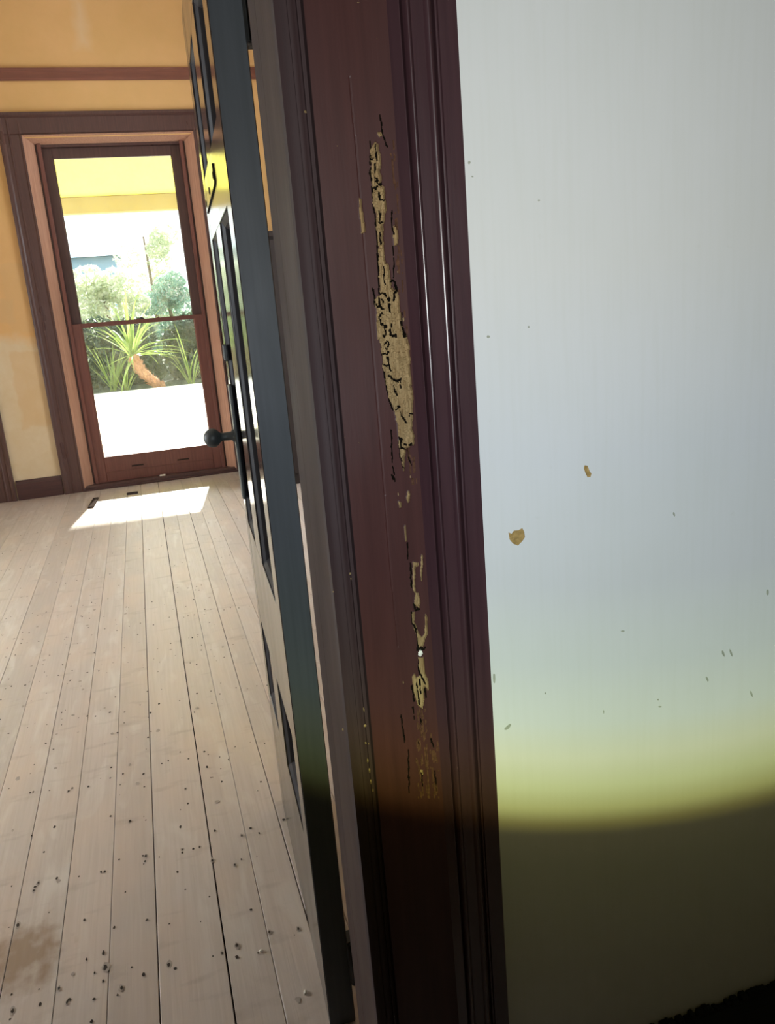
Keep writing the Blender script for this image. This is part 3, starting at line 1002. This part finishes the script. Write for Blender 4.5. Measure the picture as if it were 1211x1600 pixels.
W4 = lambda pts: [(760 + x / 2.685, 640 + y / 2.686) for x, y in pts]
wall_patch('plaster_chip', W4([(93, 515), (103, 525), (116, 508), (135, 506), (150, 498), (158, 512), (161, 535), (150, 552), (132, 570), (112, 562), (98, 545), (96, 532)]), 'plaster_chip', 0.0002, 'larger tan chip, heart-shaped, near the architrave')
wall_patch('plaster_chip', W4([(412, 234), (424, 236), (432, 258), (440, 268), (436, 282), (424, 284), (414, 262), (409, 246)]), 'plaster_chip', 0.0002, 'smaller narrow tan chip, higher up')
for cxp, cyp, a, bq, ang in ((1053, 803, 1.4, 4, -0.3), (1130, 1021, 1.8, 6, -0.35), (1142, 1020, 1.5, 6, -0.35), (1105, 1061, 1.8, 5, -0.4), (1174, 1084, 1.6, 6, -0.3), (1199, 925, 2.2, 5, 0), (973, 986, 4, 1.2, 0), (842, 313, 2, 1.8, 0),
                             (733, 254, 2.2, 2.6, 0), (793, 1136, 2.5, 8, 0.8), (852, 1083, 1.4, 1.6, 0), (1028, 1093, 1.6, 1.4, 0), (1031, 1104, 3, 1.2, 0), (943, 1112, 1.1, 3, 0), (772, 1060, 2.0, 9, 0), (763, 526, 3.0, 2.2, 0), (826, 511, 1.6, 2.0, 0), (738, 276, 2, 1.0, 0.4)):
    pts = []
    for k in range(8):
        t_ = 2 * math.pi * k / 8
        ex, ey = math.cos(t_) * a * random.uniform(0.7, 1.1), math.sin(t_) * bq * random.uniform(0.7, 1.1)
        pts.append((cxp + ex * math.cos(ang) - ey * math.sin(ang), cyp + ex * math.sin(ang) + ey * math.cos(ang)))
    wall_patch('scuff', pts, 'scuff', 0.0)

# ================================================================== THE OPEN DOOR
DS = 1.29
DX, DY = 0.1624, DS
door = empty('door_1', (DX, DY, 0), -DOOR_A)
tag(door, 'dark glossy six-panel door standing open, hinge edge towards the hall', 'door', kind='structure')
DW, DT, DZ0, DZ1 = 0.785, 0.051, 0.002, 2.022
rows = [(0.385, 0.599), (0.860, 1.536), (1.666, 1.905)]
colsp = [(0.084, 0.338), (0.486, 0.700)]
S0 = colsp[0][0]
S1 = colsp[1][1]
for k, (a, bq) in enumerate(((0, S0), (S1, DW))):
    st = MB().box(0, DT, a, bq, DZ0, DZ1, 0.0015).build('stile', 'door_face', door)
zr = [DZ0] + [z for r_ in rows for z in r_] + [DZ1]
for k in range(4):
    MB().box(0.0002, DT - 0.0002, S0, S1, zr[2 * k], zr[2 * k + 1], 0.001).build('rail', 'door_face', door)
for (z0, z1) in rows:
    MB().box(0.0002, DT - 0.0002, colsp[0][1], colsp[1][0], z0, z1, 0.001).build('muntin', 'door_face', door)
    for (a, bq) in colsp:
        pn = MB().box(0.020, DT - 0.018, a, bq, z0, z1).build('panel', 'panel', door)
        mo = MB()
        m_ = 0.017
        o4 = [(0.003, a, z0), (0.003, bq, z0), (0.003, bq, z1), (0.003, a, z1)]
        mid4 = [(0.009, a + m_ * 0.55, z0 + m_ * 0.55), (0.009, bq - m_ * 0.55, z0 + m_ * 0.55), (0.009, bq - m_ * 0.55, z1 - m_ * 0.55), (0.009, a + m_ * 0.55, z1 - m_ * 0.55)]
        i4 = [(0.0202, a + m_, z0 + m_), (0.0202, bq - m_, z0 + m_), (0.0202, bq - m_, z1 - m_), (0.0202, a + m_, z1 - m_)]
        mo.add(o4 + mid4 + i4, [(i, (i + 1) % 4, 4 + (i + 1) % 4, 4 + i) for i in range(4)] + [(4 + i, 4 + (i + 1) % 4, 8 + (i + 1) % 4, 8 + i) for i in range(4)])
        mo.build('moulding', 'panel', pn, fix=False)
# hinge edge: its own worn slate coloured paint
tag(MB().box(0.0016, DT - 0.0016, -0.0012, 0.0004, DZ0 + 0.001, DZ1 - 0.001).build('hinge_edge', 'door_edge', door), 'flat slate-grey hinge edge')
# hinges
for z0, z1 in ((0.098, 0.190), (1.742, 1.840)):
    hg = MB().box(DT - 0.002, DT + 0.011, -0.008, 0.030, z0, z1, 0.001).build('hinge', 'hinge', door)
    MB().lathe([(0, 0.0), (0, 0.006), (z1 - z0, 0.006), (z1 - z0, 0.0)], (DT + 0.005, -0.008, z0), (0, 0, 1), 12).build('knuckle', 'hinge', hg)
# screw head in the hinge edge near the top
for px, py in ((345, 22),):
    d_ = ray(px, py)
    MB().lathe([(0.0, 0.0), (0.0005, 0.004), (0.0, 0.0048)], (0.020, -0.0013, 1.93), (0, -1, 0), 12).build('screw', 'hinge', door)
# knob, stem and plate on the latch stile
KZ, KS = 1.082, 0.700
pl = MB().box(-0.006, 0.002, KS - 0.022, KS + 0.030, 0.925, 1.205, 0.002).build('knob_plate', 'iron', door)
MB().box(-0.007, 0.002, KS - 0.012, KS + 0.020, 1.262, 1.300, 0.002).build('keyhole_cover', 'iron', door)
kn = MB().lathe([(0.0, 0.016), (-0.006, 0.016), (-0.009, 0.0110), (-0.030, 0.0100), (-0.034, 0.0115)] , (-0.004, KS, KZ), (1, 0, 0), 20).build('knob', 'iron', door)
prof = [(-0.032, 0.0095)]
for k in range(13):
    t_ = -0.95 + (math.pi / 2 + 0.95) * k / 12
    prof.append((-0.055 - 0.0215 * math.sin(t_), 0.0232 * math.cos(t_)))
MB().lathe(prof, (-0.004, KS, KZ), (1, 0, 0), 24).build('knob_ball', 'iron', kn)


# old bolt scars on the upper rail: a bent groove and three screw holes
def on_door(px, py):
    d_ = ray(px, py)
    nd = Vector((math.cos(DOOR_A), -math.sin(DOOR_A), 0))
    P0 = Vector((DX, DY, 0))
    t_ = ((P0 - CAMPOS).dot(nd)) / d_.dot(nd)
    P = CAMPOS + d_ * t_
    dd_ = Vector((math.sin(DOOR_A), math.cos(DOOR_A), 0))
    return Vector((0, (P - P0).dot(dd_), P.z))


sc_pts = [on_door(300 + x / 7.275, 200 + y / 7.275) for x, y in ((240, 405), (268, 600), (265, 650), (185, 965))]
MB().tube([p_ + Vector((-0.0008, 0, 0)) for p_ in sc_pts], 0.0022, 6).build('old_bolt_scar', 'dark', door)
for x, y in ((240, 540), (197, 715), (165, 865)):
    p_ = on_door(300 + x / 7.275, 200 + y / 7.275)
    MB().lathe([(0.0, 0.0), (0.0012, 0.0), (0.0012, 0.0065), (0.0, 0.008)], (0, p_.y, p_.z), (-1, 0, 0), 10).build('screw_hole', 'dark', door)

# ================================================================== THE SASH WINDOWS
win = empty('window_1', (W1C, YF, 0))
tag(win, 'tall red-brown timber sash window reaching the floor, garden behind it', 'window', kind='structure')
SY0, SY1 = 0.075, 0.115      # lower (inner) sash, local y
UY0, UY1 = 0.118, 0.158      # upper (outer) sash


def prism_casing(side):
    # stepped and moulded casing, local x; side = -1 left, +1 right
    pr = [(0.810, 0.0), (0.810, -0.030), (0.795, -0.034), (0.780, -0.030), (0.770, -0.022), (0.745, -0.022), (0.740, -0.026), (0.732, -0.026), (0.728, -0.020), (0.668, -0.018), (0.660, -0.024), (0.648, -0.022), (0.645, 0.0)]
    return [(x * side, y) for x, y in pr]


for sgn in (-1, 1):
    MB().extrude_z(prism_casing(sgn), 0, 2.97).build('casing', 'casing', win)
b = MB()
b.extrude_x([(0.0, 2.975), (-0.046, 2.975), (-0.046, 2.955), (-0.034, 2.945), (-0.024, 2.94), (-0.020, 2.83), (-0.026, 2.822), (0.0, 2.815)], -0.825, 0.825)
b.build('head_casing', 'casing', win)
# splayed reveals, window glow put into their orange colour
for sgn in (-1, 1):
    pr = [(0.650 * sgn, -0.020), (0.575 * sgn, 0.072), (0.575 * sgn, 0.085), (0.650 * sgn, 0.085)]
    MB().extrude_z(pr, 0.03, 2.815).build('reveal', 'reveal', win)
MB().extrude_x([(-0.020, 2.818), (0.072, 2.765), (0.085, 2.765), (0.085, 2.818)], -0.650, 0.650).build('reveal', 'reveal', win)
# frame lining and parting beads
for sgn in (-1, 1):
    a, bq = sorted((0.545 * sgn, 0.645 * sgn))
    MB().box(a, bq, 0.08, 0.20, 0.03, 2.80).build('frame_lining', 'casing', win)
    a, bq = sorted((0.530 * sgn, 0.560 * sgn))
    MB().box(a, bq, 0.055, 0.074, 0.03, 2.77, 0.004).build('staff_bead', 'sash', win)
MB().box(-0.645, 0.645, 0.08, 0.20, 2.745, 2.80).build('frame_head', 'casing', win)


def sash(name, y0, y1, z0, z1, brail, trail, mat):
    e = empty(name, (0, 0, 0))
    e.parent = win
    gx0, gx1 = -0.460, 0.462
    MB().box(-0.548, gx0, y0, y1, z0, z1, 0.003).build('stile', mat, e)
    MB().box(gx1, 0.548, y0, y1, z0, z1, 0.003).build('stile', mat, e)
    MB().box(gx0, gx1, y0, y1, z0, z0 + brail, 0.003).build('bottom_rail', mat, e)
    MB().box(gx0, gx1, y0, y1, z1 - trail, z1, 0.003).build('top_rail', mat, e)
    ym = (y0 + y1) / 2
    for sgn, xx in ((1, gx0), (-1, gx1)):
        MB().extrude_z([(xx, y0 + 0.004), (xx + 0.008 * sgn, ym - 0.003), (xx, ym - 0.003)], z0 + brail, z1 - trail).build('glazing_bead', mat, e)
    MB().box(gx0 - 0.004, gx1 + 0.004, ym - 0.002, ym + 0.002, z0 + brail - 0.004, z1 - trail + 0.004).build('pane', 'glass', e)
    return e


lower = sash('lower_sash', SY0, SY1, 0.040, 1.386, 0.218, 0.034, 'sash')
MB().box(-0.46, 0.462, SY0 - 0.006, SY0 + 0.002, 0.118, 0.128, 0.002).build('rail_bead', 'sash', lower)
for xx in (-0.19, 0.20):
    MB().box(xx - 0.05, xx + 0.05, SY0 - 0.012, SY0 + 0.001, 0.150, 0.160, 0.002).build('sash_lift', 'debris', lower)
upper = sash('upper_sash', UY0, UY1, 1.350, 2.745, 0.036, 0.080, 'casing')
lk = MB().lathe([(0, 0.0), (0, 0.012), (0.012, 0.014), (0.018, 0.006), (0.018, 0)], (0.03, SY0 + 0.02, 1.386), (0, 0, 1), 12)
lk.box(-0.012, 0.050, SY0 + 0.012, SY0 + 0.028, 1.386, 1.394, 0.002)
lk.build('sash_lock', 'iron', win)
MB().box(-0.65, 0.65, -0.005, 0.25, 0.0, 0.042, 0.004).build('sill', 'casing', win)
MB().box(-0.66, 0.66, -0.030, -0.006, 0.0, 0.016, 0.003).build('threshold_strip', 'skirt', win)
# the matching window to the left, only its right-hand casing in the picture
w2 = copy_tree(win)
w2.location = (W2C, YF, 0)
w2['label'] = 'matching sash window at the left edge of the picture, only its casing showing'

# added window in the side wall (out of the picture), frames a fill lamp
sw = empty('added_window_3', (XR + 0.22, 5.2, 0))
tag(sw, 'added side window in front of a fill lamp, hidden behind the near wall', 'window', kind='structure')
for y0, y1, z0, z1 in ((-0.85, -0.78, 0.4, 2.7), (0.78, 0.85, 0.4, 2.7), (-0.78, 0.78, 0.4, 0.47), (-0.78, 0.78, 2.63, 2.7), (-0.02, 0.02, 0.47, 2.63)):
    MB().box(-0.14, -0.08, y0, y1, z0, z1).build('frame', 'sash', sw)

MB().box(-0.113, -0.107, -0.79, 0.79, 0.46, 2.64).build('pane', 'glass', sw)
w4 = copy_tree(sw)
w4.location = (XL, 3.6, 0)
w4.name = 'added_window_4'
w4['label'] = 'added side window in front of a fill lamp, outside the picture on the left'

# ------------------------------------------------------------------ cupboard seen only through the hinge gap
cb = empty('cupboard', (1.45, 6.33, 0))
tag(cb, 'dark brown timber cupboard glimpsed through the gap beside the door hinges', 'cupboard')
CX0, CX1, CY0, CY1, CH = -0.58, 0.62, 0.0, 0.88, 1.94
MB().box(CX0, CX1, CY0 + 0.02, CY1, 0, CH - 0.04).build('carcass', 'cabinet', cb)
MB().box(CX0 - 0.02, CX1 + 0.02, CY0 - 0.015, CY1, CH - 0.04, CH, 0.004).build('top', 'cabinet', cb)
for a, bq, hx in ((CX0 + 0.01, 0.13, 0.08), (0.14, CX1 - 0.01, 0.19)):
    d_ = MB().box(a, bq, CY0, CY0 + 0.021, 0.09, CH - 0.06, 0.003).build('cupboard_door', 'cabinet', cb)
    MB().lathe([(0, 0.008), (0.012, 0.007), (0.02, 0.015), (0.03, 0.012), (0.034, 0.0)], (hx, CY0, 1.0), (0, -1, 0), 12).build('pull', 'iron', d_)

# ------------------------------------------------------------------ bits on the floor
def crumb(px, py, sx_, sy_, sz_, mat, label, cat, name, rz=0.0, group=None):
    p_ = on_z(px, py, 0.002)
    bm_ = bmesh.new()
    bmesh.ops.create_icosphere(bm_, subdivisions=2, radius=1)
    for v in bm_.verts:
        n_ = 1 + mnoise.noise(v.co * 1.7 + Vector((px, py, 0))) * 0.5
        q = Vector((v.co.x * sx_ * n_, v.co.y * sy_ * n_, max(v.co.z, -0.6) * sz_ * n_))
        v.co = q
    z_ = min(v.co.z for v in bm_.verts)
    for v in bm_.verts:
        v.co.z -= z_
    m_ = MB()
    m_.bm(bm_, False)
    o = m_.build(name, mat)
    o.location = (p_.x, p_.y, 0.0009)
    o.rotation_euler = (0, 0, rz)
    return tag(o, label, cat, group)


crumb(477, 1551, 0.0035, 0.0065, 0.003, 'crumb', 'white plaster crumb nearest the foot of the door', 'plaster crumb', 'plaster_crumb', -0.4, 'plaster crumbs on the floor')
crumb(408, 1486, 0.004, 0.004, 0.003, 'crumb', 'round white plaster crumb farther from the door, on the wide near board', 'plaster crumb', 'plaster_crumb', 0.2, 'plaster crumbs on the floor')
crumb(402, 1235, 0.003, 0.003, 0.002, 'crumb', 'faint small plaster crumb beside the lower door panels', 'plaster crumb', 'plaster_crumb', 0.2, 'plaster crumbs on the floor')
# splinter and block lying by the sill
p0, p1 = on_z(151, 778, 0.0), on_z(141, 796, 0.0)
sp = MB().box(-0.022, 0.022, -0.17, 0.17, 0, 0.012, 0.003).build('splinter', 'debris')
sp.location = ((p0.x + p1.x) / 2, (p0.y + p1.y) / 2, 0.0008)
sp.rotation_euler = (0, 0, math.atan2(p1.y - p0.y, p1.x - p0.x) + math.pi / 2)
tag(sp, 'dark wood splinter lying on the boards by the window corner', 'splinter')
p0 = on_z(207, 772, 0.0)
bk = MB().box(-0.045, 0.045, -0.02, 0.02, 0, 0.014, 0.003).build('wood_chip', 'debris')
bk.location = (p0.x, min(p0.y, YF - 0.06), 0.0008)
tag(bk, 'small dark wood chip lying against the middle of the window threshold', 'wood chip')
p0 = on_y(255, 748, YF - 0.02)
pcb = MB().box(-0.026, 0.026, -0.010, 0.010, 0, 0.014, 0.003).build('plaster_flake', 'crumb')
pcb.location = (p0.x, YF + 0.01, 0.0422)
tag(pcb, 'bright white flake on the dark sill under the window', 'flake')

# ================================================================== OUTSIDE
tag(MB().box(-9, 9, YF + 0.25, 18.4, -0.4, -0.05).build('terrace_floor', 'terrace'), 'sunlit white terrace outside the window', 'terrace', kind='structure')
tag(MB().box(-60, 60, 18.4, 120, -0.5, -0.10).build('garden_ground', 'soil'), 'garden bed beyond the white terrace', 'ground', kind='structure')
vc = MB().box(-9, 9, YF + 0.25, 12.50, 3.06, 3.19).build('verandah_ceiling', 'ver_ceil')
tag(vc, 'yellow verandah ceiling seen through the top of the window', 'ceiling', kind='structure')
tag(MB().box(-9, 9, 12.36, 12.50, 2.84, 3.06, 0.01).build('verandah_beam', 'ver_beam'), 'tan verandah beam under the yellow ceiling', 'beam', kind='structure')
for px_ in (-3.2, 3.6):
    tag(MB().box(px_ - 0.07, px_ + 0.07, 12.36, 12.50, -0.05, 2.84, 0.01).build('verandah_post', 'ver_beam'), 'tan verandah post out of sight beside the window view', 'post', 'verandah posts', kind='structure')


def leaves_mesh(name, n, fn, size, mat, parent=None):
    """n small bent leaf quads at points fn(n)"""
    P = fn(n)
    n = len(P)
    A = rng.normal(size=(n, 3))
    A /= np.linalg.norm(A, axis=1)[:, None]
    B = rng.normal(size=(n, 3))
    B -= (B * A).sum(1)[:, None] * A
    B /= np.linalg.norm(B, axis=1)[:, None]
    s = size * rng.uniform(0.6, 1.3, size=(n, 1))
    V = np.stack([P - A * s, P + B * s * 0.42, P + A * s, P - B * s * 0.42], 1).reshape(-1, 3)
    F = np.arange(4 * n).reshape(n, 4)
    me = bpy.data.meshes.new(name)
    me.from_pydata(V.tolist(), [], F.tolist())
    me.materials.append(MAT[mat])
    me.update()
    o = bpy.data.objects.new(name, me)
    COL.objects.link(o)
    if parent:
        o.parent = parent
    o['kind'] = 'stuff'
    return o


def lumps(centres, squash=0.8):
    cs = np.array([c[:3] for c in centres])
    rs = np.array([c[3] for c in centres])

    def fn(n):
        k = rng.integers(0, len(cs), n)
        d = rng.normal(size=(n, 3))
        d /= np.linalg.norm(d, axis=1)[:, None]
        r = rs[k] * rng.uniform(0.55, 1.0, n) ** 0.5
        return cs[k] + d * r[:, None] * np.array([1, 1, squash])
    return fn


# hedge behind the palm: one thing per shrub
for i, (xc, hh, lab) in enumerate(((-2.45, 1.15, 'dark green hedge shrub left of the palm'), (-0.4, 1.32, 'dark green hedge shrub behind the palm crown'), (1.5, 1.4, 'dark green hedge shrub behind the upright strap leaves'), (3.6, 1.25, 'dark green hedge shrub at the far right, behind the open door'))):
    s = empty('hedge_shrub', (xc, 20.9, -0.1))
    tag(s, lab, 'shrub', 'hedge shrubs behind the terrace')
    cl = [(random.uniform(-0.6, 0.6), random.uniform(-0.25, 0.25), random.uniform(0.12, hh), random.uniform(0.35, 0.5)) for _ in range(30)]
    leaves_mesh('foliage', 13000, lumps(cl), 0.07, 'hedge', s)
    st_ = MB()
    for k in range(5):
        a_ = random.uniform(-0.7, 0.7)
        st_.tube([(a_ * 0.4, 0, 0), (a_ * 0.7, random.uniform(-0.1, 0.1), hh * 0.5), (a_, random.uniform(-0.2, 0.2), hh * 0.95)], [0.03, 0.02, 0.01], 6)
    st_.build('stem', 'bark', s)

# trees farther back, overexposure put into their pale and white leaves
tree_spec = [(-3.4, 25.5, 3.0, 'tree_glare', 'pale bushy tree at the left of the window view', 1.3), (-0.7, 24.5, 2.75, 'tree_glare', 'pale low tree beyond the palm, under the blue roof', 1.35), (1.1, 27.2, 2.7, 'tree_teal', 'blue-green tree in the middle of the upper pane', 1.2),
             (3.4, 29.6, 3.8, 'tree_glare', 'pale tree at the right of the upper pane', 1.4), (0.8, 33.0, 5.0, 'tree_glare', 'tall pale tree rising to the verandah beam', 1.5), (5.6, 31.0, 4.4, 'tree_teal', 'blue-green tree hidden partly by the open door', 1.5)]
for x_, y_, hh, mt, lab, rad in tree_spec:
    s = empty('garden_tree', (x_, y_, -0.1))
    tag(s, lab, 'tree', 'garden trees beyond the hedge')
    cl = []
    for _ in range(22):
        z_ = random.uniform(0.55, hh)
        q = rad * (0.75 if z_ < hh * 0.8 else 0.5)
        cl.append((random.uniform(-q, q), random.uniform(-q, q) * 0.7, z_, random.uniform(0.3, 0.55)))
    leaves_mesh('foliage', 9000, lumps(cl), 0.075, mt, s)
    leaves_mesh('glare_leaf', 2600, lumps(cl), 0.07, 'glare_leaf', s)
    MB().tube([(0, 0, 0), (0.06, 0.02, hh * 0.4), (-0.03, 0, hh * 0.9)], [0.09, 0.07, 0.03], 8).build('trunk', 'bark', s)

# neighbour's house with a blue roof
hs = empty('house', (0, 0, 0))
tag(hs, 'pale blue neighbouring house glimpsed above the trees at left', 'house')
hl, hr_ = on_y(60, 380, 42), on_y(186, 380, 42)
zt, zb = on_y(140, 383, 42).z, on_y(140, 401, 42).z
MB().box(hl.x, hr_.x - 0.3, 42.3, 47, -0.1, zb).build('wall', 'house', hs)
MB().add([(hl.x - 0.3, 41.9, zb), (hr_.x, 41.9, zb), (hr_.x - 0.3, 44.5, zt + 0.25), (hl.x - 0.3, 44.5, zt + 0.25), (hl.x - 0.3, 47.3, zb), (hr_.x, 47.3, zb)],
         [(0, 1, 2, 3), (3, 2, 5, 4), (0, 4, 5, 1), (1, 5, 2), (0, 3, 4)]).build('roof', 'roof', hs)


# palm with a leaning orange trunk and strap leaves
def strap(parent, base, azim, elev, length, width, droop, mat='strap', nseg=7):
    pts = []
    p_ = Vector(base)
    el = elev
    for k in range(nseg + 1):
        pts.append(p_.copy())
        st2 = length / nseg
        p_ = p_ + Vector((math.cos(azim) * math.cos(el), math.sin(azim) * math.cos(el), math.sin(el))) * st2
        el -= droop / nseg * (0.5 + k / nseg)
    side = Vector((-math.sin(azim), math.cos(azim), 0))
    vs, fs = [], []
    for k, q in enumerate(pts):
        t_ = k / nseg
        wd = width * (0.55 + 0.6 * t_ if t_ < 0.3 else (1 - t_) ** 0.75 * 0.97 + 0.02)
        vs += [q - side * wd / 2, q - Vector((0, 0, wd * 0.22)), q + side * wd / 2]
    for k in range(nseg):
        for j in (0, 1):
            a_ = 3 * k + j
            fs.append((a_, a_ + 1, a_ + 4, a_ + 3))
    return MB().add(vs, fs).build('leaf', mat, parent, fix=False)


YP = 18.65
pb, pt = on_y(249, 607, YP), on_y(207, 556, YP)
pm = on_y(220, 580, YP)
pal = empty('palm', (pb.x, YP, -0.1))
tag(pal, 'small palm with a leaning orange trunk and lime strap leaves beyond the terrace', 'palm')
loc = lambda v: (v.x - pb.x, v.y - YP, v.z + 0.1)
tp = MB()
path = [Vector((0.06, 0, 0)), Vector((0.0, 0, pb.z * 0.5 + 0.12)), Vector(loc(pb)) + Vector((0, 0, 0.06)), Vector(loc(pm)), Vector(loc(pt))]
path2 = []
for a_, b_ in zip(path[:-1], path[1:]):
    for k in range(4):
        path2.append(a_.lerp(b_, k / 4))
path2.append(path[-1])
tp.tube(path2, [0.105 + 0.012 * (k % 2) - 0.0006 * k for k in range(len(path2))], 12)
for k in range(240):      # stubs of old leaf bases
    t_ = random.uniform(0.5, len(path2) - 1.01)
    q0 = path2[int(t_)].lerp(path2[int(t_) + 1], t_ % 1)
    dr = (path2[int(t_) + 1] - path2[int(t_)]).normalized()
    sd_ = dr.orthogonal().normalized()
    sd_.rotate(Matrix.Rotation(random.uniform(0, 6.28), 3, dr))
    a_, b_ = q0 + sd_ * 0.09, q0 + sd_ * 0.155 + dr * 0.05
    cr = dr.cross(sd_) * 0.035
    tp.add([a_ - cr, a_ + cr, b_, a_ - dr * 0.04], [(0, 1, 2), (0, 2, 3), (1, 3, 2)])
tp.build('trunk', 'trunk', pal)
top = Vector(loc(pt))
for k in range(46):
    az = random.uniform(0, 2 * math.pi)
    elv = random.uniform(-0.25, 1.45)
    strap(pal, top + Vector((random.uniform(-0.05, 0.05), random.uniform(-0.05, 0.05), random.uniform(-0.05, 0.05))), az, elv, random.uniform(0.95, 1.65), 0.078, random.uniform(0.4, 1.3))
for k, (px, n_, hh, lab, cat_y) in enumerate(((299, 12, 0.95, 'clump of upright lime strap leaves at the right of the lower pane', 18.9), (196, 12, 0.65, 'low clump of arching lime leaves left of the palm trunk', 18.7), (176, 16, 1.0, 'taller yucca clump behind the palm on its left', 19.4), (325, 10, 0.6, 'small lime clump at the right edge of the lower pane', 18.7))):
    q = on_y(px, 603, cat_y)
    cl_ = empty('strap_leaf_plant', (q.x, cat_y, -0.1))
    tag(cl_, lab, 'plant', 'strap-leaved plants beside the palm')
    for _ in range(n_):
        strap(cl_, (random.uniform(-0.06, 0.06), random.uniform(-0.06, 0.06), 0.0), random.uniform(0, 6.28), random.uniform(0.9, 1.5) if k != 1 else random.uniform(0.4, 1.3), hh * random.uniform(0.9, 1.5), 0.05, random.uniform(0.2, 0.9))
